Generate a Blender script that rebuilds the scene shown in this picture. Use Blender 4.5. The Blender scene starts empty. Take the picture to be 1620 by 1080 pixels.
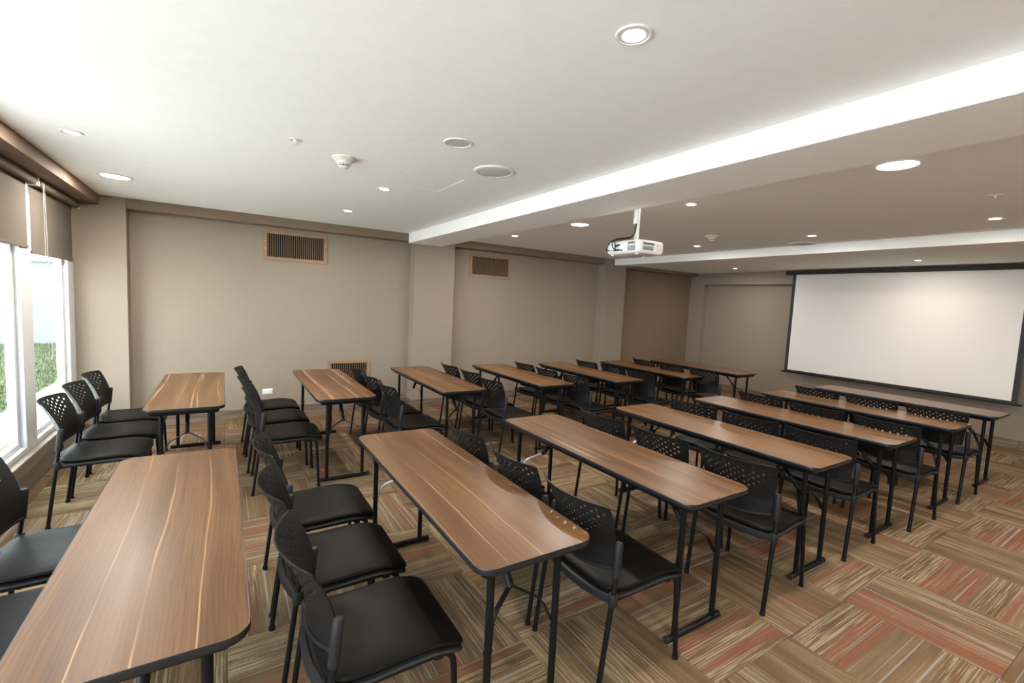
import bpy, bmesh, math, random
from mathutils import Vector, Matrix
random.seed(7)
PI = math.pi
D = bpy.data
S = bpy.context.scene
COL = S.collection

# ------------------------------------------------------------------ camera, world, exposure
cam = D.cameras.new('camera'); cam.sensor_width = 36; cam.lens = 36 * 725.6 / 1620
cam.clip_start = 0.05
camo = D.objects.new('camera', cam); COL.objects.link(camo)
H = 1.62
camo.matrix_world = Matrix(((0.84626536, 0.00416245, -0.53274535, 0),
                            (-0.53058787, 0.09682426, -0.84208169, 0),
                            (0.04807755, 0.99529279, 0.08414756, H), (0, 0, 0, 1)))
S.camera = camo
S.view_settings.view_transform = 'Standard'; S.view_settings.look = 'None'
S.view_settings.gamma = 1; S.view_settings.use_curve_mapping = False
S.view_settings.exposure = 0.72
S.cycles.use_denoising = True
S.cycles.max_bounces = 12; S.cycles.diffuse_bounces = 8; S.cycles.transparent_max_bounces = 16
S.cycles.sample_clamp_indirect = 10

SKY = 7.5            # overcast sky
LAMP_SMALL, LAMP_LARGE = 9.0, 19.0      # watts of the spots and of the wide downlights
SUN = 4.5             # high hazy sun over the roof: lights the ground outside, not the room
w = D.worlds.new('overcast'); S.world = w; w.use_nodes = True
wn = w.node_tree.nodes; wl = w.node_tree.links
bg = wn['Background']; bg.inputs[1].default_value = SKY
tcw = wn.new('ShaderNodeTexCoord'); sx = wn.new('ShaderNodeSeparateXYZ'); rm = wn.new('ShaderNodeValToRGB')
wl.new(tcw.outputs['Generated'], sx.inputs[0]); wl.new(sx.outputs[2], rm.inputs[0]); wl.new(rm.outputs[0], bg.inputs[0])
rm.color_ramp.elements[0].position = 0.0; rm.color_ramp.elements[0].color = (.80, .88, .97, 1)
rm.color_ramp.elements[1].position = 1.0; rm.color_ramp.elements[1].color = (.93, .97, 1.0, 1)

# ------------------------------------------------------------------ room numbers (metres, camera foot at the origin)
XW = -1.30            # inner face of the window frames
YF = 6.62             # vent wall
YC = 6.43             # front of the columns and bulkheads
XS = 8.82             # screen wall
YN = -2.2             # wall behind the camera
ZC = 2.53             # ceiling
ZC3 = 2.445           # lower ceiling by the screen

sl = D.lights.new('sun', 'SUN'); sl.energy = SUN; sl.angle = math.radians(6); sl.color = (1.0, .96, .90)
so_ = D.objects.new('sun', sl); COL.objects.link(so_)
so_.rotation_euler = Vector((.16, -.34, .93)).to_track_quat('Z', 'Y').to_euler()
# portals: help the sampler find the windows, give off nothing themselves
def portal(y0, y1, z0, z1):
    l = D.lights.new('window_portal', 'AREA'); l.shape = 'RECTANGLE'; l.size = y1 - y0; l.size_y = z1 - z0
    l.cycles.is_portal = True
    o = D.objects.new('window_portal', l); COL.objects.link(o)
    o.location = (XW - 0.16, (y0 + y1) / 2, (z0 + z1) / 2)
    o.matrix_world = Matrix.Translation(o.location) @ Matrix(((0, 0, -1, 0), (-1, 0, 0, 0), (0, 1, 0, 0), (0, 0, 0, 1)))
portal(YN, YC, 0.3, 2.42)

# ------------------------------------------------------------------ materials
def nmat(name, base=(.5, .5, .5), rough=.6, metal=0.0, spec=.5):
    m = D.materials.new(name); m.use_nodes = True
    b = m.node_tree.nodes['Principled BSDF']
    b.inputs['Base Color'].default_value = (*base, 1); b.inputs['Roughness'].default_value = rough
    b.inputs['Metallic'].default_value = metal; b.inputs['Specular IOR Level'].default_value = spec
    return m, m.node_tree.nodes, m.node_tree.links, b
def ramp(n, stops, interp='LINEAR'):
    r = n.new('ShaderNodeValToRGB'); cr = r.color_ramp; cr.interpolation = interp
    while len(cr.elements) < len(stops): cr.elements.new(0.5)
    for e, (p, c) in zip(cr.elements, stops):
        e.position = p; e.color = (*c, 1) if len(c) == 3 else c
    return r
def noise(n, l, vec, scale, detail=2, rough=.5, dist=0, dim='3D'):
    t = n.new('ShaderNodeTexNoise'); t.noise_dimensions = dim
    t.inputs['Scale'].default_value = scale; t.inputs['Detail'].default_value = detail
    t.inputs['Roughness'].default_value = rough; t.inputs['Distortion'].default_value = dist
    if vec is not None: l.new(vec, t.inputs['Vector'])
    return t
def mapping(n, l, vec, scale=(1, 1, 1), loc=None):
    m = n.new('ShaderNodeMapping'); m.inputs['Scale'].default_value = scale
    l.new(vec, m.inputs['Vector'])
    if loc is not None: l.new(loc, m.inputs['Location'])
    return m
def mixc(n, l, fac, a, b, mode='MIX'):
    m = n.new('ShaderNodeMix'); m.data_type = 'RGBA'; m.blend_type = mode
    for sock, v in ((m.inputs[0], fac), (m.inputs[6], a), (m.inputs[7], b)):
        if isinstance(v, (int, float)): sock.default_value = v
        elif isinstance(v, tuple): sock.default_value = (*v, 1)
        else: l.new(v, sock)
    return m.outputs[2]
def bump(n, l, h, b, strength=.2, dist=.002):
    bp = n.new('ShaderNodeBump'); bp.inputs['Strength'].default_value = strength; bp.inputs['Distance'].default_value = dist
    l.new(h, bp.inputs['Height']); l.new(bp.outputs[0], b.inputs['Normal'])
def objcoord(n): return n.new('ShaderNodeTexCoord').outputs['Object']
def simple(name, base, rough=.6, metal=0., grain=0, var=.12, bs=.15, bd=.001, spec=.5):
    """flat colour with a faint grain in colour and relief"""
    m, n, l, b = nmat(name, base, rough, metal, spec)
    if grain:
        t = noise(n, l, objcoord(n), grain, 3)
        lo = tuple(c * (1 - var) for c in base); hi = tuple(min(1, c * (1 + var)) for c in base)
        r = ramp(n, [(.3, lo), (.7, hi)]); l.new(t.outputs['Fac'], r.inputs[0]); l.new(r.outputs[0], b.inputs['Base Color'])
        bump(n, l, t.outputs['Fac'], b, bs, bd)
    return m

def wall_paint(name, base):
    m, n, l, b = nmat(name, base, .75, spec=.25)
    oc = objcoord(n)
    t1 = noise(n, l, mapping(n, l, oc, (260, 260, 60)).outputs[0], 1, 2)     # woven wallpaper threads
    t2 = noise(n, l, oc, .9, 3)
    lo = tuple(c * .94 for c in base); hi = tuple(c * 1.05 for c in base)
    r = ramp(n, [(.25, lo), (.75, hi)]); l.new(t1.outputs['Fac'], r.inputs[0])
    r2 = ramp(n, [(.3, (.96, .96, .96)), (.7, (1.03, 1.02, 1.02))]); l.new(t2.outputs['Fac'], r2.inputs[0])
    l.new(mixc(n, l, 1.0, r.outputs[0], r2.outputs[0], 'MULTIPLY'), b.inputs['Base Color'])
    bump(n, l, t1.outputs['Fac'], b, .12, .0008)
    return m
M = {}
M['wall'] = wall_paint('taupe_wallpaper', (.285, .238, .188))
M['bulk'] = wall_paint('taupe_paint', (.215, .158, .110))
M['ceil'] = simple('white_ceiling_paint', (.92, .915, .905), .8, grain=14, var=.012, bs=.05, spec=.2)
M['white'] = simple('white_plastic', (.80, .79, .77), .4, grain=60, var=.02, bs=.03)
M['cream'] = simple('cream_plastic', (.74, .71, .64), .45, grain=60, var=.02, bs=.03)
M['grille'] = simple('grey_speaker_cloth', (.55, .58, .56), .7, grain=900, var=.15, bs=.3)
M['alu'] = simple('white_aluminium', (.66, .69, .70), .35, .0, grain=30, var=.03, bs=.03)
M['gasket'] = simple('black_rubber', (.02, .02, .02), .7, grain=50)
M['sill'] = simple('taupe_sill_paint', (.25, .21, .17), .6, grain=25, var=.05)
M['vent'] = simple('tan_painted_metal', (.30, .185, .105), .5, grain=40, var=.06)
M['duct'] = simple('duct_shade', (.002, .0015, .0012), .9, grain=20)  # near-black: the shade inside the vent is put into the colour
M['blade'] = simple('shaded_blade_metal', (.014, .009, .006), .5, grain=30)  # blades darkened in colour for the shade behind the slats
M['black_metal'] = simple('black_powder_coat', (.007, .007, .008), .36, .1, grain=700, var=.2, bs=.10, bd=.0004, spec=.20)
M['black_plastic'] = simple('black_moulded_plastic', (.0095, .0095, .010), .44, grain=900, var=.2, bs=.12, bd=.0004, spec=.20)
M['charcoal'] = simple('charcoal_plastic', (.016, .016, .018), .48, grain=900, var=.15, bs=.10, bd=.0004, spec=.20)
M['edge'] = simple('black_edge_band', (.011, .012, .014), .33, grain=200, var=.1, bs=.05)
M['steel'] = simple('zinc_steel', (.66, .67, .70), .38, .6, grain=80, var=.05, bs=.03)
M['cable'] = simple('black_cable', (.012, .012, .013), .5, grain=100)
M['screen'] = simple('matte_white_screen', (.76, .732, .69), .85, grain=300, var=.015, bs=.02, spec=.1)
M['mask'] = simple('black_screen_border', (.028, .026, .024), .75, grain=200)
M['port'] = simple('dark_port', (.03, .035, .05), .5, grain=60)
M['blue'] = simple('blue_connector', (.03, .07, .25), .4, grain=60)
M['red'] = simple('red_socket_plastic', (.62, .05, .03), .4, grain=60, var=.05)
M['slot'] = simple('dark_slot', (.05, .05, .05), .7, grain=60)
M['lens'] = simple('dark_lens', (.02, .02, .04), .08, grain=10, var=.02, bs=0)
M['concrete'] = simple('pale_concrete', (.62, .62, .60), .85, grain=9, var=.10, bs=.3, bd=.004)
M['concrete_dark'] = simple('grey_concrete', (.45, .45, .44), .85, grain=9, var=.12, bs=.3, bd=.004)
M['outwall'] = simple('white_render', (.17, .19, .195), .8, grain=3, var=.05, bs=.2, bd=.004)
M['coping'] = simple('terracotta_coping', (.35, .22, .15), .8, grain=8)
M['roof'] = simple('red_roof_tile', (.35, .10, .07), .8, grain=8)
M['soil'] = simple('lawn_soil', (.028, .040, .010), .95, grain=5, var=.3)

def leather():
    m, n, l, b = nmat('black_leatherette', (.016, .015, .014), .46, spec=.11)
    oc = objcoord(n)
    v = n.new('ShaderNodeTexVoronoi'); v.inputs['Scale'].default_value = 420; l.new(oc, v.inputs['Vector'])
    t = noise(n, l, oc, 7, 3)
    r = ramp(n, [(.3, (.0028, .0025, .0022)), (.7, (.006, .0053, .0046))]); l.new(t.outputs['Fac'], r.inputs[0]); l.new(r.outputs[0], b.inputs['Base Color'])
    rr = ramp(n, [(.3, (.38,) * 3), (.7, (.52,) * 3)]); l.new(t.outputs['Fac'], rr.inputs[0]); l.new(rr.outputs[0], b.inputs['Roughness'])
    bump(n, l, v.outputs['Distance'], b, .15, .0005)
    return m
M['leather'] = leather()

def fabric():
    m, n, l, b = nmat('taupe_blind_fabric', (.34, .295, .24), .85, spec=.1)
    oc = objcoord(n)
    t = noise(n, l, mapping(n, l, oc, (300, 700, 700)).outputs[0], 1, 1)
    r = ramp(n, [(.3, (.145, .125, .098)), (.7, (.185, .16, .128))]); l.new(t.outputs['Fac'], r.inputs[0]); l.new(r.outputs[0], b.inputs['Base Color'])
    tr = n.new('ShaderNodeBsdfTranslucent'); tr.inputs[0].default_value = (.20, .17, .135, 1)
    mx = n.new('ShaderNodeMixShader'); mx.inputs[0].default_value = .02
    l.new(b.outputs[0], mx.inputs[1]); l.new(tr.outputs[0], mx.inputs[2]); l.new(mx.outputs[0], n['Material Output'].inputs[0])
    return m
M['fabric'] = fabric()

def glass():
    m = D.materials.new('clear_pane'); m.use_nodes = True; n = m.node_tree.nodes; l = m.node_tree.links
    n.remove(n['Principled BSDF'])
    t = n.new('ShaderNodeBsdfTransparent'); t.inputs[0].default_value = (.93, .96, .95, 1)
    g = n.new('ShaderNodeBsdfGlossy'); g.inputs['Roughness'].default_value = .0
    lw = n.new('ShaderNodeLayerWeight'); lw.inputs[0].default_value = .5
    pw = n.new('ShaderNodeMath'); pw.operation = 'POWER'; pw.inputs[1].default_value = 5; l.new(lw.outputs['Facing'], pw.inputs[0])
    f = n.new('ShaderNodeMath'); f.operation = 'MULTIPLY_ADD'; f.inputs[1].default_value = .3; f.inputs[2].default_value = .03; l.new(pw.outputs[0], f.inputs[0])
    mx = n.new('ShaderNodeMixShader'); l.new(f.outputs[0], mx.inputs[0]); l.new(t.outputs[0], mx.inputs[1]); l.new(g.outputs[0], mx.inputs[2])
    l.new(mx.outputs[0], n['Material Output'].inputs[0])
    return m
M['glass'] = glass()

def walnut():
    m, n, l, b = nmat('walnut_laminate', (.3, .16, .08), .36, spec=.27)
    oc = objcoord(n)
    oi = n.new('ShaderNodeObjectInfo')
    rnd = n.new('ShaderNodeVectorMath'); rnd.operation = 'SCALE'; rnd.inputs[0].default_value = (3.1, 7.7, 0)
    l.new(oi.outputs['Random'], rnd.inputs['Scale'])
    va = n.new('ShaderNodeVectorMath'); l.new(oc, va.inputs[0]); l.new(rnd.outputs[0], va.inputs[1])
    v = va.outputs[0]
    # slow wander of the grain
    wob = noise(n, l, mapping(n, l, v, (2.2, .9, 1)).outputs[0], 1, 2)
    sub = n.new('ShaderNodeVectorMath'); sub.operation = 'SUBTRACT'; l.new(wob.outputs['Color'], sub.inputs[0]); sub.inputs[1].default_value = (.5, .5, .5)
    sc = n.new('ShaderNodeVectorMath'); sc.operation = 'MULTIPLY'; sc.inputs[1].default_value = (.075, 0, 0); l.new(sub.outputs[0], sc.inputs[0])
    wv = n.new('ShaderNodeVectorMath'); l.new(v, wv.inputs[0]); l.new(sc.outputs[0], wv.inputs[1])
    vv = wv.outputs[0]
    big = noise(n, l, mapping(n, l, vv, (9, .8, 1)).outputs[0], 1, 3)
    fine = noise(n, l, mapping(n, l, vv, (150, 1.1, 1)).outputs[0], 1, 4, .55)
    ring = n.new('ShaderNodeTexWave'); ring.wave_type = 'BANDS'; ring.bands_direction = 'X'
    ring.inputs['Scale'].default_value = 22; ring.inputs['Distortion'].default_value = 11; ring.inputs['Detail'].default_value = 2.5; ring.inputs['Detail Scale'].default_value = .8
    l.new(mapping(n, l, vv, (1, .16, 1)).outputs[0], ring.inputs['Vector'])
    r1 = ramp(n, [(.28, (.080, .036, .014)), (.5, (.122, .058, .023)), (.72, (.170, .087, .038))]); l.new(big.outputs['Fac'], r1.inputs[0])
    r2 = ramp(n, [(.26, (.74, .72, .70)), (.5, (1, 1, 1)), (.75, (1.16, 1.14, 1.1))]); l.new(fine.outputs['Fac'], r2.inputs[0])
    c = mixc(n, l, 1.0, r1.outputs[0], r2.outputs[0], 'MULTIPLY')
    r3 = ramp(n, [(0, (.80, .79, .78)), (.2, (.94, .94, .94)), (.45, (1, 1, 1)), (1, (1.06, 1.06, 1.06))]); l.new(ring.outputs['Fac'], r3.inputs[0])
    c = mixc(n, l, .75, c, mixc(n, l, 1.0, c, r3.outputs[0], 'MULTIPLY'))
    # pale sapwood streaks running along the board
    st = noise(n, l, mapping(n, l, vv, (7.5, .03, 1)).outputs[0], 1, 1, .4)
    rs = ramp(n, [(.482, (0, 0, 0)), (.497, (1, 1, 1)), (.503, (1, 1, 1)), (.518, (0, 0, 0))]); l.new(st.outputs['Fac'], rs.inputs[0])
    gate = noise(n, l, mapping(n, l, v, (6, 1.5, 1)).outputs[0], 1, 1); rg = ramp(n, [(.40, (0, 0, 0)), (.56, (1, 1, 1))]); l.new(gate.outputs['Fac'], rg.inputs[0])
    mm = n.new('ShaderNodeMath'); mm.operation = 'MULTIPLY'; l.new(rs.outputs[0], mm.inputs[0]); l.new(rg.outputs[0], mm.inputs[1])
    mk = n.new('ShaderNodeMath'); mk.operation = 'MULTIPLY'; mk.inputs[1].default_value = .85; l.new(mm.outputs[0], mk.inputs[0])
    c = mixc(n, l, mk.outputs[0], c, (.36, .21, .11))
    l.new(c, b.inputs['Base Color'])
    rr = ramp(n, [(.3, (.29,) * 3), (.7, (.38,) * 3)]); l.new(fine.outputs['Fac'], rr.inputs[0]); l.new(rr.outputs[0], b.inputs['Roughness'])
    bump(n, l, fine.outputs['Fac'], b, .10, .0004)
    return m
M['walnut'] = walnut()

def plank():
    m, n, l, b = nmat('brown_vinyl_plank', (.12, .08, .05), .5)
    oc = objcoord(n); oi = n.new('ShaderNodeObjectInfo')
    va = n.new('ShaderNodeVectorMath'); l.new(oc, va.inputs[0]); l.new(oi.outputs['Random'], va.inputs[1])
    t = noise(n, l, mapping(n, l, va.outputs[0], (2.5, 2.5, 45)).outputs[0], 1, 4, .6)
    r = ramp(n, [(.3, (.085, .058, .042)), (.5, (.17, .125, .092)), (.7, (.27, .21, .165))]); l.new(t.outputs['Fac'], r.inputs[0]); l.new(r.outputs[0], b.inputs['Base Color'])
    bump(n, l, t.outputs['Fac'], b, .15, .001)
    return m
M['plank'] = plank()

def carpet():
    m, n, l, b = nmat('striped_carpet', (.2, .15, .1), .95, spec=.05)
    uv = n.new('ShaderNodeUVMap').outputs[0]
    oi = n.new('ShaderNodeObjectInfo')
    rnd = n.new('ShaderNodeVectorMath'); rnd.operation = 'SCALE'; rnd.inputs[0].default_value = (17, 31, 5); l.new(oi.outputs['Random'], rnd.inputs['Scale'])
    va = n.new('ShaderNodeVectorMath'); l.new(uv, va.inputs[0]); l.new(rnd.outputs[0], va.inputs[1]); v = va.outputs[0]
    # u runs along the stripes, v across them
    base = noise(n, l, mapping(n, l, v, (1.2, 16, 1)).outputs[0], 1, 2)
    rb = ramp(n, [(.30, (.096, .058, .030)), (.5, (.136, .086, .047)), (.70, (.178, .118, .068))]); l.new(base.outputs['Fac'], rb.inputs[0])
    c = rb.outputs[0]
    # terracotta bands
    red = noise(n, l, mapping(n, l, v, (.25, 6.5, 1)).outputs[0], 1, 1); rr = ramp(n, [(.56, (0, 0, 0)), (.60, (1, 1, 1))]); l.new(red.outputs['Fac'], rr.inputs[0])
    rf = noise(n, l, mapping(n, l, v, (2, 60, 1)).outputs[0], 1, 2); rrf = ramp(n, [(.35, (.3,) * 3), (.6, (1,) * 3)]); l.new(rf.outputs['Fac'], rrf.inputs[0])
    mr = n.new('ShaderNodeMath'); mr.operation = 'MULTIPLY'; l.new(rr.outputs[0], mr.inputs[0]); l.new(rrf.outputs[0], mr.inputs[1])
    c = mixc(n, l, mr.outputs[0], c, (.185, .074, .044))
    # beige broken streaks, gathered in zones
    zone = noise(n, l, mapping(n, l, v, (.5, 5.0, 1)).outputs[0], 1, 1); rz = ramp(n, [(.40, (.0,) * 3), (.56, (1,) * 3)]); l.new(zone.outputs['Fac'], rz.inputs[0])
    stk = noise(n, l, mapping(n, l, v, (2.8, 150, 1)).outputs[0], 1, 3, .62); rst = ramp(n, [(.49, (0, 0, 0)), (.57, (1, 1, 1))]); l.new(stk.outputs['Fac'], rst.inputs[0])
    inv = n.new('ShaderNodeMath'); inv.operation = 'SUBTRACT'; inv.inputs[0].default_value = 1; l.new(mr.outputs[0], inv.inputs[1])
    mz = n.new('ShaderNodeMath'); mz.operation = 'MULTIPLY'; l.new(rz.outputs[0], mz.inputs[0]); l.new(rst.outputs[0], mz.inputs[1])
    mz2 = n.new('ShaderNodeMath'); mz2.operation = 'MULTIPLY'; l.new(mz.outputs[0], mz2.inputs[0]); l.new(inv.outputs[0], mz2.inputs[1])
    c = mixc(n, l, mz2.outputs[0], c, (.295, .225, .137))
    # thin grey-blue lines
    thin = noise(n, l, mapping(n, l, v, (.5, 70, 1)).outputs[0], 1, 1); rt = ramp(n, [(.66, (0, 0, 0)), (.70, (.75,) * 3)]); l.new(thin.outputs['Fac'], rt.inputs[0])
    c = mixc(n, l, rt.outputs[0], c, (.26, .255, .24))
    # loop pile
    pile = noise(n, l, mapping(n, l, v, (330, 330, 1)).outputs[0], 1, 2); rp = ramp(n, [(.25, (.72,) * 3), (.75, (1.2,) * 3)]); l.new(pile.outputs['Fac'], rp.inputs[0])
    c = mixc(n, l, 1.0, c, rp.outputs[0], 'MULTIPLY')
    l.new(c, b.inputs['Base Color'])
    bump(n, l, pile.outputs['Fac'], b, .5, .002)
    return m
M['carpet'] = carpet()

def grass_mat():
    m, n, l, b = nmat('lawn_grass', (.06, .11, .02), .7)
    oc = objcoord(n)
    t = noise(n, l, oc, .6, 3); t2 = noise(n, l, oc, 30, 2)
    r = ramp(n, [(.35, (.020, .040, .006)), (.6, (.040, .064, .012)), (.75, (.085, .08, .028))]); l.new(t.outputs['Fac'], r.inputs[0])
    r2 = ramp(n, [(.3, (.7,) * 3), (.7, (1.3,) * 3)]); l.new(t2.outputs['Fac'], r2.inputs[0])
    l.new(mixc(n, l, 1.0, r.outputs[0], r2.outputs[0], 'MULTIPLY'), b.inputs['Base Color'])
    return m
M['grass'] = grass_mat()

def emit(name, col, strength):
    m = D.materials.new(name); m.use_nodes = True; n = m.node_tree.nodes
    n.remove(n['Principled BSDF']); e = n.new('ShaderNodeEmission'); e.inputs[0].default_value = (*col, 1); e.inputs[1].default_value = strength
    m.node_tree.links.new(e.outputs[0], n['Material Output'].inputs[0]); return m
WARM = (1.0, .93, .85)
M['lamp_small'] = emit('lit_lamp_small', WARM, 14)
M['lamp_large'] = emit('lit_lamp_large', WARM, 10)

# ------------------------------------------------------------------ mesh helpers
def bm_(): return bmesh.new()
def obj(name, bm, mat, parent=None, loc=None, smooth=False, rotz=None):
    if isinstance(bm, bmesh.types.BMesh):
        bmesh.ops.recalc_face_normals(bm, faces=bm.faces)
        me = D.meshes.new(name); bm.to_mesh(me); bm.free()
    else: me = bm
    me.materials.append(mat) if not me.materials else None
    if smooth:
        me.shade_smooth()
        me.set_sharp_from_angle(angle=math.radians(38))
    o = D.objects.new(name, me); COL.objects.link(o)
    if parent is not None: o.parent = parent
    if loc is not None: o.location = loc
    if rotz is not None: o.rotation_euler[2] = rotz
    return o
def thing(name, label, cat, loc=(0, 0, 0), rotz=0, group=None):
    o = D.objects.new(name, None); COL.objects.link(o); o.location = loc; o.rotation_euler = (0, 0, rotz)
    o.empty_display_size = .1
    o['label'] = label; o['category'] = cat
    if group: o['group'] = group
    return o
def tag(o, label, cat, group=None):
    o['label'] = label; o['category'] = cat
    if group: o['group'] = group
    return o
def struct(name, bm, mat, parent=None, smooth=False):
    o = obj(name, bm, mat, parent, smooth=smooth)
    if parent is None: o['kind'] = 'structure'
    return o
def sroot(name):
    o = D.objects.new(name, None); COL.objects.link(o); o['kind'] = 'structure'; return o
def box(bm, x0, x1, y0, y1, z0, z1, bev=0, seg=1):
    vs = [bm.verts.new((x, y, z)) for z in (z0, z1) for y in (y0, y1) for x in (x0, x1)]
    fs = [bm.faces.new([vs[i] for i in f]) for f in ((0, 2, 3, 1), (4, 5, 7, 6), (0, 1, 5, 4), (2, 6, 7, 3), (0, 4, 6, 2), (1, 3, 7, 5))]
    if bev:
        es = list({e for f in fs for e in f.edges})
        bmesh.ops.bevel(bm, geom=es, offset=bev, segments=seg, affect='EDGES', profile=.5)
    return bm
def B(*a, **k): return box(bm_(), *a, **k)
def fillet(pts, r, n=5):
    """round the inner corners of a polyline"""
    pts = [Vector(p) for p in pts]; out = [pts[0]]
    for a, b, c in zip(pts, pts[1:], pts[2:]):
        d1 = (a - b).normalized(); d2 = (c - b).normalized(); k = min(r, (a - b).length * .49, (c - b).length * .49)
        p, q = b + d1 * k, b + d2 * k
        for i in range(n + 1):
            t = i / n; out.append(p * (1 - t) ** 2 + b * 2 * t * (1 - t) + q * t * t)
    out.append(pts[-1]); return out
def tube(bm, pts, r, n=8, ry=None, caps=True):
    """sweep a round or oval section along points; r may be a list"""
    pts = [Vector(p) for p in pts]; rs = r if isinstance(r, (list, tuple)) else [r] * len(pts)
    tang = []
    for i in range(len(pts)):
        t = (pts[min(i + 1, len(pts) - 1)] - pts[max(i - 1, 0)]); tang.append(t.normalized())
    up = Vector((0, 1, 0)) if abs(tang[0].y) < .9 else Vector((1, 0, 0))
    u = (up - tang[0] * up.dot(tang[0])).normalized(); rings = []
    for p, t, rad in zip(pts, tang, rs):
        u = (u - t * u.dot(t)).normalized(); v = t.cross(u); rad2 = ry if ry else rad
        rings.append([bm.verts.new(p + u * math.cos(2 * PI * k / n) * rad + v * math.sin(2 * PI * k / n) * rad2) for k in range(n)])
    for a, b in zip(rings, rings[1:]):
        for k in range(n): bm.faces.new((a[k], a[(k + 1) % n], b[(k + 1) % n], b[k]))
    if caps: bm.faces.new(rings[0][::-1]); bm.faces.new(rings[-1])
    return bm
def T(*a, **k): return tube(bm_(), *a, **k)
def lathe(bm, prof, c=(0, 0, 0), n=32, cap=True):
    """revolve (radius, z) points about z"""
    rings = []
    for r, z in prof:
        rings.append([bm.verts.new((c[0] + r * math.cos(2 * PI * k / n), c[1] + r * math.sin(2 * PI * k / n), c[2] + z)) for k in range(n)])
    for a, b in zip(rings, rings[1:]):
        for k in range(n): bm.faces.new((a[k], a[(k + 1) % n], b[(k + 1) % n], b[k]))
    if cap:
        bm.faces.new(rings[0][::-1]); bm.faces.new(rings[-1])
    return bm
def loft(bm, rings, caps=True):
    R = [[bm.verts.new(p) for p in r] for r in rings]; n = len(R[0])
    for a, b in zip(R, R[1:]):
        for k in range(n): bm.faces.new((a[k], a[(k + 1) % n], b[(k + 1) % n], b[k]))
    if caps: bm.faces.new(R[0][::-1]); bm.faces.new(R[-1])
    return bm
def rrect(hx, hy, r, n=6):
    out = []
    for cx, cy, a0 in ((hx - r, hy - r, 0), (-hx + r, hy - r, PI / 2), (-hx + r, -hy + r, PI), (hx - r, -hy + r, 3 * PI / 2)):
        for i in range(n + 1):
            a = a0 + PI / 2 * i / n; out.append((cx + r * math.cos(a), cy + r * math.sin(a)))
    return out
def dup(root, loc, rotz, label=None, group=None):
    r = root.copy(); COL.objects.link(r); r.location = loc; r.rotation_euler = (0, 0, rotz)
    if label: r['label'] = label
    if group: r['group'] = group
    for ch in root.children:
        c = ch.copy(); COL.objects.link(c); c.parent = r
        for g in ch.children:
            d = g.copy(); COL.objects.link(d); d.parent = c
    return r

# ------------------------------------------------------------------ floor of carpet tiles
fl = struct('floor', B(XW - .06, XS + .25, YN - .1, YF + .1, -.12, -.006), M['concrete'])
TX, TY, X0, Y0 = .605, .635, 2.43, 1.07
def tile_mesh(var):
    hx, hy, g, t = TX / 2 - .0006, TY / 2 - .0006, .0018, .006
    bm = bm_(); uvl = bm.loops.layers.uv.new('UVMap')
    lo = [bm.verts.new((x, y, -t)) for x, y in ((-hx, -hy), (hx, -hy), (hx, hy), (-hx, hy))]
    mi = [bm.verts.new((x, y, -.0018)) for x, y in ((-hx, -hy), (hx, -hy), (hx, hy), (-hx, hy))]
    hi = [bm.verts.new((x, y, 0)) for x, y in ((-hx + g, -hy + g), (hx - g, -hy + g), (hx - g, hy - g), (-hx + g, hy - g))]
    bm.faces.new(hi)
    for k in range(4):
        j = (k + 1) % 4
        bm.faces.new((mi[k], mi[j], hi[j], hi[k])); bm.faces.new((lo[k], lo[j], mi[j], mi[k]))
    bm.normal_update()
    for f in bm.faces:
        for lp in f.loops:
            x, y, _ = lp.vert.co
            lp[uvl].uv = ((x, y), (y, x), (-x, -y), (-y, -x))[var]
    me = D.meshes.new('carpet_tile'); bm.to_mesh(me); bm.free(); me.materials.append(M['carpet']); return me
TM = [tile_mesh(k) for k in range(4)]
for i in range(-7, 11):
    for j in range(-6, 9):
        cx, cy = X0 + (i + .5) * TX, Y0 + (j + .5) * TY
        if cx < XW - .3 or cx > XS + .3 or cy < YN - .3 or cy > YF + .3: continue
        if cy < -.6: continue                                 # only the carpet the picture can reach is cut into tiles
        along_x = (i + j) % 2 != 0
        o = D.objects.new('carpet_tile', TM[(0 if along_x else 1) + 2 * random.randint(0, 1)])
        COL.objects.link(o); o.parent = fl; o.location = (cx, cy, 0)
bk = bm_(); box(bk, XW, XS, YN, Y0 - 3 * TY + .002, -.006, -.0005); obj('carpet_strip', bk, M['carpet'], fl)

# ------------------------------------------------------------------ walls, columns, bulkheads
struct('wall_far', B(XW - .15, XS + .3, YF, YF + .15, -.1, 2.7), M['wall'])
struct('wall_near', B(XW - .15, XS + .3, YN - .15, YN, -.1, 2.7), M['wall'])
# screen wall: a recessed field between a corner pilaster and a top band
ws = bm_(); box(ws, XS + .12, XS + .3, YN, YF, -.1, 2.7); box(ws, XS, XS + .12, 6.27, YF, -.1, 2.7); box(ws, XS, XS + .12, YN, 6.27, 2.205, 2.7)
struct('wall_right', ws, M['wall'])
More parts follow.
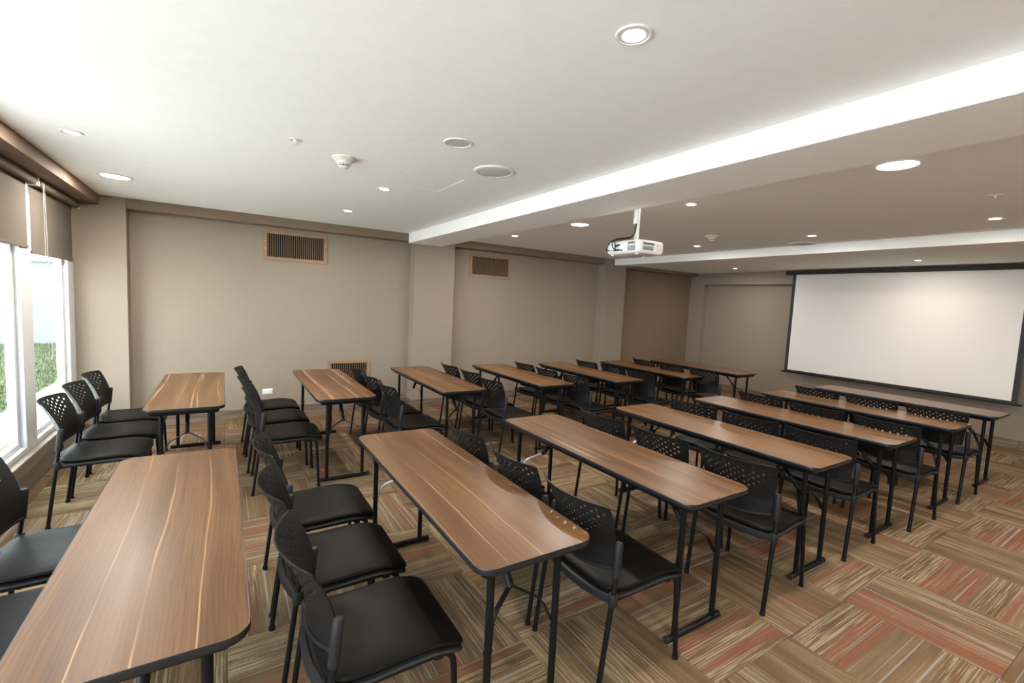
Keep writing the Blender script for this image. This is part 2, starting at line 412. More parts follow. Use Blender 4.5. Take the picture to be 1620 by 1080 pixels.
# window wall: low skirt, head bulkhead
wl_ = bm_(); box(wl_, -1.42, -1.264, YN, YC, -.12, .20); box(wl_, -1.42, -1.25, YN, YC, .18, .272, bev=.004); box(wl_, -1.42, -1.402, YN, YC, .26, .30)
struct('wall_left', wl_, M['sill'])
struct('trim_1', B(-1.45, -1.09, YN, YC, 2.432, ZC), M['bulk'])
struct('trim_2', B(-1.45, -.872, YC, YF, -.1, ZC, bev=.003), M['wall'])       # window column
struct('trim_3', B(2.345, 2.975, YC, YF, -.1, ZC, bev=.003), M['wall'])       # first wall column
struct('trim_4', B(6.05, 6.605, YC, YF, -.1, ZC, bev=.003), M['wall'])        # second wall column
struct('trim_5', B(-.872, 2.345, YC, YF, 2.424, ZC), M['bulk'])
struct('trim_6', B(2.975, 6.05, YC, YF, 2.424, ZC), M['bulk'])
struct('trim_11', B(6.605, XS, YF - .006, YF, -.1, 2.42), M['bulk'])          # thin panel in the last bay, in the darker bulkhead colour
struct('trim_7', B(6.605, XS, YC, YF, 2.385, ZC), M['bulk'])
# ceiling with a shallow rebate for the access panel
PX0, PX1, PY0, PY1 = 1.135, 1.555, 3.24, 3.745
cb = bm_()
for a in ((XW - .15, PX0, YN - .1, YF + .1), (PX1, XS + .3, YN - .1, YF + .1), (PX0, PX1, YN - .1, PY0), (PX0, PX1, PY1, YF + .1)): box(cb, a[0], a[1], a[2], a[3], ZC, ZC + .14)
box(cb, PX0, PX1, PY0, PY1, ZC + .02, ZC + .14)
struct('ceiling', cb, M['ceil'])
ap = bm_(); box(ap, PX0 + .004, PX1 - .004, PY0 + .004, PY1 - .004, ZC + .001, ZC + .02, bev=.002)
tag(obj('access_panel', ap, M['ceil']), 'flush white access panel in the ceiling beside the round speaker', 'panel')
struct('trim_8', B(2.245, 2.745, YN, YC, 2.395, ZC, bev=.003), M['ceil'])      # first beam
struct('trim_9', B(6.285, 6.61, YN, YC, 2.415, ZC, bev=.003), M['ceil'])       # second beam
struct('trim_10', B(6.61, XS + .2, YN, YF, ZC3, ZC), M['ceil'])                # lower ceiling by the screen

# baseboards of brown planks
def baseboard(name, segs):
    r = sroot(name)
    for x0, x1, y0, y1 in segs:
        L = max(x1 - x0, y1 - y0); k = max(1, round(L / 1.22)); horiz = (x1 - x0) > (y1 - y0)
        for i in range(k):
            if horiz: a = (x0 + (x1 - x0) * i / k + .0008, x0 + (x1 - x0) * (i + 1) / k - .0008, y0, y1)
            else: a = (x0, x1, y0 + (y1 - y0) * i / k + .0008, y0 + (y1 - y0) * (i + 1) / k - .0008)
            obj('plank', B(*a, 0.0005, .118, bev=.002), M['plank'], r)
baseboard('baseboard_far', [(-.872, 2.345, YF - .012, YF), (2.975, 6.05, YF - .012, YF), (6.605, XS, YF - .018, YF - .006),
                            (2.333, 2.987, YC - .012, YC), (6.038, 6.617, YC - .012, YC), (2.333, 2.345, YC, YF - .012), (2.975, 2.987, YC, YF - .012),
                            (6.038, 6.05, YC, YF - .012), (6.605, 6.617, YC, YF - .012), (-1.25, -.872, YC - .012, YC), (-.872, -.860, YC - .012, YF - .012)])
baseboard('baseboard_right', [(XS - .012, XS, 6.258, YF - .012), (XS + .108, XS + .12, YN, 6.258), (XS - .012, XS + .108, 6.258, 6.27)])

# ------------------------------------------------------------------ windows (white aluminium sliders)
def window(idx, y0, y1):
    r = sroot('window_%d' % idx)
    zb, zt = .272, 2.44
    obj('frame_post', B(XW - .10, XW, y0, y0 + .045, zb, zt, bev=.003), M['alu'], r)
    obj('frame_post', B(XW - .10, XW, y1 - .20, y1, zb, zt, bev=.003), M['alu'], r)
    obj('frame_rail', B(XW - .10, XW, y0 + .045, y1 - .20, zb, .315, bev=.003), M['alu'], r)
    obj('frame_rail', B(XW - .10, XW, y0 + .045, y1 - .20, zt - .06, zt, bev=.003), M['alu'], r)
    # sash: a stile each side, rails top and bottom, one pane
    s0, s1 = y0 + .045, y1 - .20
    obj('sash_stile', B(XW - .085, XW - .035, s1 - .05, s1, .315, zt - .06, bev=.003), M['alu'], r)
    obj('sash_stile', B(XW - .085, XW - .035, s0, s0 + .03, .315, zt - .06, bev=.003), M['alu'], r)
    obj('sash_rail', B(XW - .085, XW - .035, s0 + .03, s1 - .05, .315, .355, bev=.003), M['alu'], r)
    obj('sash_rail', B(XW - .085, XW - .035, s0 + .03, s1 - .05, zt - .12, zt - .06, bev=.003), M['alu'], r)
    obj('gasket', B(XW - .066, XW - .03, s0 + .03, s0 + .036, .355, zt - .12), M['gasket'], r)
    obj('pane', B(XW - .062, XW - .056, s0 + .036, s1 - .05, .355, zt - .12), M['glass'], r)
WY = [YC, 5.15, 3.87, 2.59, 1.31, .03, -1.25, YN]
for k in range(7): window(k + 1, WY[k + 1], WY[k])

# ------------------------------------------------------------------ outdoors
struct('lawn', B(-30, -2.42, 5.3, 17.4, -.30, -.10), M['soil'])
tr_ = struct('bounce_terrace', B(-13, -2.42, -8, 5.3, -.30, -.11), M['concrete_dark'])  # unseen pale paving, added to bounce daylight up to the ceiling
for i in range(7):
    for j in range(9): obj('bounce_slab', B(-2.43 - (i + 1) * 1.5 + .006, -2.43 - i * 1.5 - .006, 5.3 - (j + 1) * 1.45 + .006, 5.3 - j * 1.45 - .006, -.16, -.098, bev=.005), M['concrete'], tr_)
gb = []; gf = []
for k in range(26000):
    x = -2.44 - 7.0 * random.random() ** 1.3; y = 5.32 + 11.9 * random.random()
    h = .03 + .05 * random.random(); a = random.random() * PI; dx, dy = math.cos(a) * .009, math.sin(a) * .009
    q = len(gb); lx, ly = random.uniform(-.03, .03), random.uniform(-.03, .03)
    gb += [(x - dx, y - dy, -.102), (x + dx, y + dy, -.102), (x + lx, y + ly, -.10 + h)]; gf.append((q, q + 1, q + 2))
gm = D.meshes.new('grass'); gm.from_pydata(gb, [], gf); gm.materials.append(M['grass'])
go = D.objects.new('grass', gm); COL.objects.link(go); go['kind'] = 'stuff'; go['label'] = 'short green grass on the lawn outside the window'; go['category'] = 'grass'
pv = sroot('path')
for j in range(-4, 15):
    y0 = -3 + j * 1.25
    near = y0 < 7.2
    obj('paving_slab', B(-2.41, -1.93, y0 + .006, y0 + 1.244, -.16, -.098, bev=.005), M['concrete'], pv)
    obj('paving_slab', B(-1.92, -1.43, y0 + .006, y0 + 1.244, -.16, -.10, bev=.005), M['concrete_dark'] if near else M['concrete'], pv)
obj('paving_bed', B(-2.41, -1.43, -8, 16.9, -.3, -.155), M['concrete_dark'], pv)
bw = struct('boundary_wall', B(-22, 2, 17.25, 17.5, -.2, 2.10), M['outwall'])
for k in range(20): obj('coping_stone', B(-22 + k * 1.2 + .006, -22 + (k + 1) * 1.2 - .006, 17.2, 17.55, 2.10, 2.17, bev=.01), M['coping'], bw)
nh = thing('neighbour_house', 'white house with a red roof behind the garden boundary wall', 'house', (-10.3, 24, -.2))
obj('wall', B(-3.5, 3.5, -3, 3, 0, 2.72), M['outwall'], nh)
rf = bm_()
v = [rf.verts.new(p) for p in ((-3.6, -3.2, 2.66), (3.6, -3.2, 2.66), (3.6, 3.2, 2.66), (-3.6, 3.2, 2.66), (-3.6, 0, 3.1), (3.6, 0, 3.1))]
for f in ((0, 1, 5, 4), (2, 3, 4, 5), (0, 4, 3), (1, 2, 5), (3, 2, 1, 0)): rf.faces.new([v[i] for i in f])
obj('roof', rf, M['roof'], nh)

# ------------------------------------------------------------------ roller blinds
def blind(y0, y1, zb, label, chain_y):
    r = thing('roller_blind', label, 'blind', (-1.262, (y0 + y1) / 2, 2.40), 0, 'taupe roller blinds over the windows')
    h = (y1 - y0) / 2
    obj('roller_tube', T([(0, -h + .015, 0), (0, h - .015, 0)], .036, 20), M['fabric'], r, smooth=True)
    f = bm_(); n = 10
    ring = []
    box(f, -.0375, -.0355, -h + .02, h - .02, zb - 2.40 + .012, 0)
    obj('blind_fabric', f, M['fabric'], r)
    obj('bottom_bar', B(-.044, -.029, -h + .02, h - .02, zb - 2.40 - .012, zb - 2.40 + .014, bev=.004, seg=2), M['fabric'], r)
    for s in (-1, 1):
        obj('bracket', B(-.036, .03, s * (h - .006) - .006, s * (h - .006) + .006, -.04, .032, bev=.003), M['white'], r)
    cy = chain_y - (y0 + y1) / 2
    zl = .95 - 2.40
    pts = fillet([(.040, cy - .02, .0), (.040, cy - .02, zl + .04), (.044, cy + .01, zl), (.048, cy + .04, zl + .04), (.040, cy + .012, .0)], .03, 4)
    obj('pull_chain', T(pts, .0014, 6), M['white'], r, smooth=True)
blind(5.185, 6.425, 1.838, 'taupe roller blind in the corner, next to the window column', 5.25)
blind(3.90, 5.145, 1.875, 'taupe roller blind hanging slightly higher, second from the corner column', 5.0 - .9)

# ------------------------------------------------------------------ chairs
def seat_rings(x0, x1, hw, zt, th, inset=0, drop=.035, n=20):
    rings = []; K = 15
    for i in range(K + 1):
        s = i / K; s = .5 - .5 * math.cos(PI * s); x = x0 + (x1 - x0) * s
        # rounded rear corners with a convex back, tighter front corners
        e = min(1, max(0.0, (x - x0) / .11)); wr = (1 - (1 - e) ** 2.6) ** (1 / 2.6)
        f = min(1, max(0.0, (x1 - x) / .05)); wf = .80 + .20 * (1 - (1 - f) ** 2.5) ** (1 / 2.5)
        wdt = max(.02, (hw * (.52 + .48 * wr)) * wf)
        if i == 0: wdt *= .92
        q = max(0, (x - (x1 - .16)) / .16); z = zt - drop * q ** 2 - .006 * math.exp(-((x - x0 - .14) / .12) ** 2)
        t2 = th * (.35 if i in (0, K) else .8 if i in (1, K - 1) else 1)
        ring = []
        for k in range(n):
            a = 2 * PI * k / n; c, sn = math.cos(a), math.sin(a)
            yy = wdt * (abs(c) ** .45) * (1 if c >= 0 else -1); zz = th / 2 * (abs(sn) ** .6) * (1 if sn >= 0 else -1) * (t2 / th)
            dish = .007 * (1 - (yy / hw) ** 2) if sn > 0 else 0
            ring.append((x, yy, z - th / 2 + zz - dish))
        rings.append(ring)
    return rings
def back_mesh():
    """perforated curved panel: real holes, real thickness"""
    NU, NV = 37, 37; th = .0055
    def P(u, vv, side):
        # u in -1..1 across, vv 0 bottom .. 1 top
        z = .505 + vv * .322
        hw = .190 + .014 * min(1, vv / .5) + .030 * max(0, (vv - .35) / .65) ** 1.2
        xl = .078 - .018 * max(0, (vv - .30) / .7) - .060 * max(0, (vv - .30) / .7) ** 1.7   # lean back above the sleeves
        z += .022 * (u * u) * (1 - vv) - .004 * vv * u * u
        x = xl - (.050 + .024 * vv) * (1 - u * u)
        nx = 1; ny = -2 * u * .065 / max(hw, .1)
        L = math.hypot(nx, ny); return Vector((x + side * th / 2 * nx / L, u * hw + side * th / 2 * ny / L * -1 * -1, z))
    keep = [[True] * NV for _ in range(NU)]
    for j in range(NV):
        if j % 2 == 0: continue
        jt = (NV - 2 - j) // 2                                          # hole rows, counted from the top
        if jt < 1 or jt > 10: continue
        lim = .90 * math.sqrt(max(0, 1 - (jt / 10.8) ** 2.4))
        for i in range(1, NU - 1):
            u = (i + .5) / NU * 2 - 1
            if abs(u) < lim and (i - 18) % 4 == (0 if jt % 2 == 0 else 2): keep[i][j] = False
    bm = bm_(); F = {}; 
    # rounded top corners: pull the outermost top vertices in
    def UV(i, j):
        wide, thin = .0138, .0112                                  # columns alternate: hole, web
        pos = ((i + 1) // 2) * wide + (i // 2) * thin; tot = 19 * wide + 18 * thin
        u = pos / tot * 2 - 1
        vv = ((j // 2) * .0132 + ((j + 1) // 2) * .0055) / (18 * .0132 + 19 * .0055)
        if j == NV and i in (0, NU): u *= .985; vv -= .012
        if j == 0 and i in (0, NU): u *= .97; vv += .02
        return u, vv
    for side in (1, -1):
        for i in range(NU + 1):
            for j in range(NV + 1):
                u, vv = UV(i, j); F[i, j, side] = bm.verts.new(P(u, vv, side))
    for i in range(NU):
        for j in range(NV):
            if not keep[i][j]: continue
            q = [(i, j), (i + 1, j), (i + 1, j + 1), (i, j + 1)]
            bm.faces.new([F[a, b, 1] for a, b in q]).smooth = True
            bm.faces.new([F[a, b, -1] for a, b in q[::-1]]).smooth = True
            for (di, dj, e) in ((-1, 0, (0, 3)), (1, 0, (1, 2)), (0, -1, (0, 1)), (0, 1, (3, 2))):
                ii, jj = i + di, j + dj
                if 0 <= ii < NU and 0 <= jj < NV and keep[ii][jj]: continue
                a, b = q[e[0]], q[e[1]]
                vs = [bm.verts.new(F[p[0], p[1], s].co) for p, s in ((a, 1), (b, 1), (b, -1), (a, -1))]
                bm.faces.new(vs)
    bmesh.ops.delete(bm, geom=[v for v in bm.verts if not v.link_faces], context='VERTS')
    me = D.meshes.new('backrest'); bmesh.ops.recalc_face_normals(bm, faces=bm.faces); bm.to_mesh(me); bm.free()
    me.materials.append(M['black_plastic']); return me

CHAIR_GROUP = 'black perforated chairs set behind the tables'
def make_chair():
    t = thing('conference_chair', 'x', 'chair', (0, 0, 0), 0, CHAIR_GROUP)
    obj('seat', loft(bm_(), seat_rings(.045, .515, .222, .462, .036)), M['leather'], t, smooth=True)
    sh = obj('seat_shell', loft(bm_(), seat_rings(.030, .512, .228, .432, .026, drop=.030)), M['charcoal'], t, smooth=True)
    bm = bm_()                                                        # rear band that ties the two collars together
    P0 = [(.052, -.225, .418), (.036, -.17, .414), (.020, -.08, .412), (.016, 0, .412), (.020, .08, .412), (.036, .17, .414), (.052, .225, .418)]
    rings = []
    for p in P0: rings.append([(p[0] + a, p[1], p[2] + b) for a, b in ((-.007, -.016), (-.009, 0), (-.007, .016), (.010, .016), (.010, -.016))])
    loft(bm, rings); obj('rear_band', bm, M['charcoal'], sh, smooth=True)
    for s in (-1, 1):
        bm = bm_(); lathe(bm, [(.017, -.026), (.019, -.022), (.019, .022), (.017, .026)], (.0555, s * .229, .420), 14); obj('collar', bm, M['charcoal'], sh, smooth=True)
    back = obj('backrest', back_mesh(), M['black_plastic'], t)
    bm = bm_(); rail = []
    for k in range(13):
        u = -1 + 2 * k / 12; rail.append((.078 - .053 * (1 - u * u) - .002, u * .192, .512 + .020 * u * u))
    tube(bm, rail, .0075, 8); obj('lower_lip', bm, M['charcoal'], back, smooth=True)
    for s in (-1, 1):
        def q(z): return (.0 + .125 * z, s * .229, z) if z < .5 else (.0625 + .10 * (z - .5), s * (.229 - .05 * (z - .5)), z)
        lg = obj('leg', T([q(.004), q(.30), q(.5), q(.60), q(.652)], .0125, 10, ry=.0105), M['black_metal'], t, smooth=True)
        sl = bm_(); tube(sl, [q(.515), q(.522), q(.60), q(.650), q(.658)], [.0165, .0178, .0178, .0172, .012], 12); obj('sleeve', sl, M['charcoal'], lg, smooth=True)
        ft = bm_(); tube(ft, [q(0.0), q(.018)], .0142, 10); obj('foot_cap', ft, M['black_plastic'], lg, smooth=True)
    for s in (-1, 1):
        pts = fillet([(.06, s * .213, .405), (.465, s * .216, .412), (.484, s * .230, .015)], .06, 6)
        lg = obj('leg', T(pts, .0115, 10), M['black_metal'], t, smooth=True)
        ft = bm_(); tube(ft, [(.4842, s * .2303, 0.0), (.4838, s * .2298, .018)], .0135, 10); obj('foot_cap', ft, M['black_plastic'], lg, smooth=True)
        bm = bm_(); box(bm, .40, .43, s * .205 - .012, s * .205 + .012, .385, .402, bev=.003); obj('stacking_pad', bm, M['black_plastic'], sh)
    bm = bm_(); tube(bm, [(.17, -.215, .400), (.17, .215, .400)], .009, 8); tube(bm, [(.40, -.215, .400), (.40, .215, .400)], .009, 8)
    obj('cross_bars', bm, M['black_metal'], t, smooth=True)
    return t

# ------------------------------------------------------------------ folding tables
LT, WT, ZT = 1.66, .50, .74
def make_table():
    t = thing('folding_table', 'x', 'table', (0, 0, 0), 0, 'walnut folding tables standing in two banks')
    hx, hy = WT / 2, LT / 2
    o1 = rrect(hx - .0025, hy - .0025, .062, 8)
    loft_ = [[(x, y, z) for x, y in o1] for z in (.724, ZT)]
    obj('tabletop', loft(bm_(), loft_), M['walnut'], t)
    def ring(prof):
        rs = []
        for d, z in prof: rs.append([(x, y, z) for x, y in rrect(hx - d, hy - d, max(.02, .064 - d), 8)])
        return rs
    eb = bm_(); R = ring([(.003, ZT + .0006), (.001, ZT + .001), (0, ZT - .0015), (0, .722), (.003, .7165), (.010, .715), (.016, .715), (.016, .724), (.003, .7245)])
    loft(eb, R, caps=False); obj('edge_band', eb, M['edge'], t, smooth=True)
    un = bm_(); loft(un, [[(x, y, z) for x, y in rrect(hx - d, hy - d, .05, 8)] for d, z in ((.012, .7235), (.012, .7155))]); obj('underside', un, M['black_plastic'], t)
    # steel apron along the edge
    ar = bm_(); R = ring([(.030, .716), (.040, .688), (.043, .685), (.047, .688), (.047, .716)]); loft(ar, R, caps=False); obj('apron', ar, M['black_metal'], t, smooth=True)
    for e in (-1, 1):
        yl = e * (hy - .105)
        for s in (-1, 1):
            lg = obj('leg', T([(s * .150, yl, .018), (s * .150, yl, .704)], .0145, 12), M['black_metal'], t, smooth=True)
            bm = bm_(); tube(bm, [(s * .150 - .019, yl, .36), (s * .150 + .019, yl, .36)], .005, 8); obj('bolt', bm, M['black_metal'], lg, smooth=True)
        fb = obj('foot_bar', T([(-.205, yl, .0165), (.205, yl, .0165)], .0160, 12), M['black_metal'], t, smooth=True)
        for s in (-1, 1):
            cb_ = bm_(); tube(cb_, [(s * .196, yl, .0170), (s * .210, yl, .0170), (s * .213, yl, .0170)], [.0170, .0170, .014], 12); obj('end_cap', cb_, M['charcoal'], fb, smooth=True)
        obj('hinge_bar', T([(-.165, yl, .694), (.165, yl, .694)], .010, 8), M['black_metal'], t, smooth=True)
        # locking brace: a flat bar from the middle of the top, a sliding sleeve and a fork to both legs
        ya, yb = yl - e * .275, yl - e * .115
        br = bm_(); a, b_ = Vector((0, ya, .690)), Vector((0, yb, .525)); d = (b_ - a).normalized(); nrm = Vector((0, -d.z, d.y))
        rs = []
        for p in (a, b_ + d * .02): rs.append([p + Vector((x, 0, 0)) + nrm * z for x, z in ((-.014, -.003), (.014, -.003), (.014, .003), (-.014, .003))])
        loft(br, rs); bo = obj('brace', br, M['black_metal'], t)
        sv = bm_(); tube(sv, [b_ - d * .060, b_ + d * .030], .0155, 10); obj('lock_sleeve', sv, M['black_plastic'], bo, smooth=True)
        for s in (-1, 1):
            fk = bm_(); rs = []
            for p in fillet([tuple(b_ + d * .02), (s * .112, yl - e * .040, .455), (s * .138, yl - e * .006, .375)], .03, 4):
                rs.append([(p.x + a * s, p.y + dy, p.z + a * .6) for a, dy in ((-.0025, -.011), (.0025, -.011), (.0025, .011), (-.0025, .011))])
            loft(fk, rs); lit_arm = e > 0 and s < 0
            fo = obj('fork_arm', fk, M['steel'] if lit_arm else M['black_metal'], bo)  # brighter metal paints in the window light on this arm's face
            if lit_arm: fo['label'] = 'fork arm with window light put into its colour'
    return t

TABLES = {  # centre x, centre y, turn in degrees
    'F': [(-.24, 4.86, 0), (.905, 4.82, 0), (2.01, 4.80, 0), (3.14, 4.775, 0), (4.215, 4.72, 0), (5.42, 4.68, 0), (6.55, 4.62, 0)],
    'N': [(-.19, 2.11, 0), (.955, 2.06, 0), (2.03, 2.07, 0), (3.17, 2.06, 0), (4.27, 2.06, 0), (5.42, 2.02, 0), (6.58, 2.0, 0)]}
CHAIRS = {  # rear-foot line x, centre y, turn; farthest from the camera first
    'F': [[(-.965, 5.30, 0), (-.97, 4.77, 0), (-.975, 4.24, 0)], [(.165, 5.34, 0), (.18, 4.80, 0), (.20, 4.26, -2)], [(1.255, 5.20, 0), (1.265, 4.68, 0), (1.28, 4.15, 0)],
          [(2.37, 5.18, 0), (2.39, 4.665, 1), (2.355, 4.12, 1)], [(3.42, 5.09, 0), (3.41, 4.575, -1), (3.44, 4.065, 2)], [(4.50, 5.065, 0), (4.53, 4.555, 2), (4.51, 4.045, 1)],
          [(5.62, 4.98, -2), (5.57, 4.42, -2), (5.585, 3.88, 1)]],
    'N': [[(-.86, 2.69, 0), (-.86, 2.13, 0), None], [(.20, 2.67, 0), (.19, 2.11, 0), (.21, 1.57, 0)], [(1.29, 2.55, 0), (1.30, 2.01, 0), (1.305, 1.50, -1)],
          [(2.395, 2.50, 1), (2.42, 1.985, 2), (2.45, 1.46, 4)], [(3.495, 2.51, 1), (3.505, 2.0, 1), (3.515, 1.50, 1)], [(4.55, 2.51, -2), (4.52, 1.98, 2), (4.50, 1.45, -2)],
          [(5.64, 2.475, -2), (5.62, 1.955, 0), (5.625, 1.445, -1)]]}
ORD = ['first', 'second', 'third', 'fourth', 'fifth', 'sixth', 'seventh']
BANK = {'F': 'vent wall', 'N': 'camera'}
tab0 = make_table(); ch0 = make_chair(); used_t = used_c = False
for bank in 'FN':
    for k, (x, y, a) in enumerate(TABLES[bank]):
        side = 'on the vent wall side' if bank == 'F' else 'on the side nearest the camera'
        where = {0: 'beside the windows', 6: 'closest to the projection screen'}.get(k, ORD[k] + ' from the windows')
        lab = 'walnut-topped black folding table %s, %s' % (side, where)
        if not used_t: tab0.location = (x, y, 0); tab0.rotation_euler[2] = math.radians(a); tab0['label'] = lab; used_t = True
        else: dup(tab0, (x, y, 0), math.radians(a), lab)
    for k, row in enumerate(CHAIRS[bank]):
        for q, c in enumerate(row):
            if c is None: continue
            pos = ('farthest from the camera', 'in the middle', 'nearest the camera')[q]
            if bank == 'N' and k == 0: pos = ('far', 'near')[q] + ' one of two'
            lab = 'black perforated chair, %s, %s row from windows, %s bank' % (pos, ORD[k], BANK[bank])
            if not used_c: ch0.location = (c[0], c[1], 0); ch0.rotation_euler[2] = math.radians(c[2]); ch0['label'] = lab; used_c = True
            else: dup(ch0, (c[0], c[1], 0), math.radians(c[2]), lab)

# ------------------------------------------------------------------ projection screen
sc_ = thing('projection_screen', 'large pull-down white projection screen with black borders and black case', 'screen', (XS - .12, 2.95, 2.37))
ys0, ys1 = 1.02, 4.40           # screen fabric incl. border
y = lambda v: v - 2.95
z = lambda v: v - 2.37
obj('case', B(-.055, .055, y(.92), y(4.47), z(2.362), z(2.425), bev=.012, seg=2), M['mask'], sc_, smooth=True)
obj('case_end_cap', B(-.058, .058, y(4.47), y(4.49), z(2.358), z(2.429), bev=.01, seg=2), M['black_plastic'], sc_, smooth=True)
obj('case_end_cap', B(-.058, .058, y(.90), y(.92), z(2.358), z(2.429), bev=.01, seg=2), M['black_plastic'], sc_, smooth=True)
YL, YR, ZB, ZTp = 4.385, 1.455, .655, 2.365
obj('screen_fabric', B(-.0012, .0012, y(YR + .055), y(YL - .055), z(ZB), z(ZTp)), M['screen'], sc_)
for a in ((y(YL - .055), y(YL), z(ZB - .035), z(ZTp)), (y(YR), y(YR + .055), z(ZB - .035), z(ZTp)), (y(YR + .055), y(YL - .055), z(ZB - .035), z(ZB))):
    obj('black_border', B(-.0014, .0014, *a), M['mask'], sc_)
obj('bottom_bar', B(-.016, .016, y(YR - .05), y(YL + .05), z(ZB - .053), z(ZB - .030), bev=.006, seg=2), M['black_plastic'], sc_, smooth=True)

# ------------------------------------------------------------------ vents
def vent(x0, x1, z0, z1, label, nslat, group='tan louvred air vents in the walls'):
    r = thing('air_vent', label, 'vent', ((x0 + x1) / 2, YF, (z0 + z1) / 2), 0, group)
    hx, hz, b = (x1 - x0) / 2, (z1 - z0) / 2, .042
    fr = bm_()
    for a in ((-hx, hx, hz - b, hz), (-hx, hx, -hz, -hz + b), (-hx, -hx + b, -hz + b, hz - b), (hx - b, hx, -hz + b, hz - b)): box(fr, a[0], a[1], -.014, 0, a[2], a[3], bev=.002)
    fo = obj('frame', fr, M['vent'], r)
    obj('duct_shade_sheet', B(-hx + b, hx - b, -.0012, -.0004, -hz + b, hz - b), M['duct'], r)  # flat sheet coloured as the shade in the openings
    n = nslat; wd = 2 * (hx - b)
    sm = None
    for k in range(n):
        x = -hx + b + wd * (k + .5) / n
        if sm is None: so = obj('slat', B(-.0021, .0021, -.0125, -.0045, -hz + b, hz - b), M['vent'], r, loc=(x, 0, 0)); sm = so.data
        else: so = obj('slat', sm, M['vent'], r, loc=(x, 0, 0))
    rb = bm_(); m_ = 12
    for k in range(m_): zz = -hz + b + 2 * (hz - b) * (k + .5) / m_; box(rb, -hx + b, hx - b, -.0042, -.0014, zz - .0028, zz + .0028)
    o = obj('rear_blades', rb, M['blade'], r); o['kind'] = 'stuff'
    for s in (-1, 1):
        for zz in (-.25, .25):
            q = bm_(); tube(q, [(s * (hx - b / 2), -.0165, zz * hz), (s * (hx - b / 2), -.0135, zz * hz)], .005, 8); obj('screw', q, M['steel'], fo)
    return r
vent(.433, 1.183, 2.012, 2.385, 'tan louvred vent high on the wall, left of the first column', 27)
vent(3.322, 4.082, 2.003, 2.37, 'tan louvred vent high on the wall, right of the first column', 30)
vent(1.209, 1.784, .33, .708, 'tan louvred vent low on the wall, behind the walnut table end', 19)

# ------------------------------------------------------------------ wall sockets
def socket(loc, rotz, label, mat, cat='socket', group=None, w_=.118, h_=.072):
    r = thing('wall_socket', label, cat, loc, rotz, group)           # plate faces local -y
    obj('cover_plate', B(-w_ / 2, w_ / 2, -.007, 0, -h_ / 2, h_ / 2, bev=.003, seg=2), mat, r, smooth=True)
    for s in (-1, 1):
        rc = bm_(); cx = s * .026; box(rc, cx - .017, cx + .017, -.009, -.006, -.015, .015, bev=.0025); ro = obj('receptacle', rc, mat, r)
        for dx, dz, ww, hh in ((-.007, .006, .009, .002), (-.007, -.006, .009, .002), (.009, 0, .005, .005)):
            sb = bm_(); box(sb, cx + dx - ww / 2, cx + dx + ww / 2, -.0096, -.0088, dz - hh / 2, dz + hh / 2); obj('slot', sb, M['slot'], ro)
socket((.483, YF, .325), 0, 'white double power socket on the wall below the high vent', M['white'])
SX = XS + .12
WS = 'white sockets on the wall below the screen'
for yy, mt, lb, g in ((3.33, 'white', 'white socket below the screen, farthest left, beside two more', WS), (3.16, 'white', 'white socket below the screen, second from the left', WS), (3.01, 'white', 'white socket below the screen, just left of the red socket', WS),
                      (2.82, 'red', 'red power socket on the wall below the screen, behind the last chairs', None), (2.62, 'white', 'white socket below the screen, just right of the red socket', WS), (2.34, 'white', 'white socket below the screen, farthest right, alone in a gap', WS)):
    socket((SX, yy, .36), -PI / 2, lb, M[mt], group=g)
socket((SX, 5.52, .36), -PI / 2, 'red power socket low on the wall left of the screen', M['red'])

# ------------------------------------------------------------------ ceiling fittings
def downlight(xy, rad, lit, label, zc=ZC, tilt=False, glow=.8):
    r = thing('downlight', label, 'light', (xy[0], xy[1], zc), 0, 'recessed downlights in the ceiling')
    ri = rad * glow
    p = bm_(); lathe(p, [(rad, 0), (rad, -.003), (rad * .97, -.006), (ri * 1.06, -.006), (ri, -.002), (ri, 0)], (0, 0, 0), 36, cap=False)
    obj('trim_ring', p, M['white'], r, smooth=True)
    q = bm_()
    if lit == 'small': lathe(q, [(.0005, -.0025), (ri * .72, -.0025), (ri * .74, -.0005)], (0, 0, 0), 28); obj('lamp', q, M['lamp_small'], r)
    elif lit == 'large': lathe(q, [(.0005, -.0025), (ri * .985, -.0025), (ri * .99, -.0005)], (0, 0, 0), 36); obj('diffuser', q, M['lamp_large'], r)
    else: lathe(q, [(.0005, -.0015), (ri * .985, -.0015), (ri * .99, -.0005)], (0, 0, 0), 36); obj('diffuser', q, M['grille'], r)
    if lit:
        ld = D.lights.new('lamp_light', 'AREA'); ld.color = WARM; ld.shape = 'DISK'
        if lit == 'small': ld.energy = LAMP_SMALL; ld.size = 1.5 * ri
        else: ld.energy = LAMP_LARGE; ld.size = 2 * ri
        lo2 = D.objects.new('lamp_light', ld); COL.objects.link(lo2); lo2.parent = r; lo2.location = (0, 0, -.009)
    if lit == 'small':
        g = bm_(); lathe(g, [(ri * .76, -.0005), (ri * .80, -.004), (ri * .97, -.004), (ri * .99, -.0005)], (0, 0, 0), 28, cap=False); obj('gimbal_ring', g, M['white'], r, smooth=True)
    return r
SM, LG = .062, .122
downlight((-.78, 3.92), .058, 'small', 'small lit downlight above the windows, nearer the camera')
downlight((-.775, 5.24), LG, 'large', 'wide lit downlight in the corner above the window column')
downlight((1.165, 1.173), .061, 'small', 'lit downlight in the ceiling closest to the camera')
downlight((1.162, 2.525), .085, None, 'unlit downlight between the smoke detector and the speaker')
downlight((1.165, 3.985), SM, 'small', 'small lit downlight beside the ceiling access panel')
downlight((1.155, 5.29), .064, 'small', 'small lit downlight before the vent wall, left of first beam')
downlight((3.345, 1.163), LG, 'large', 'wide lit downlight right of the first beam, closest to the camera')
downlight((3.387, 2.60), SM, 'small', 'small lit downlight right of the hanging projector')
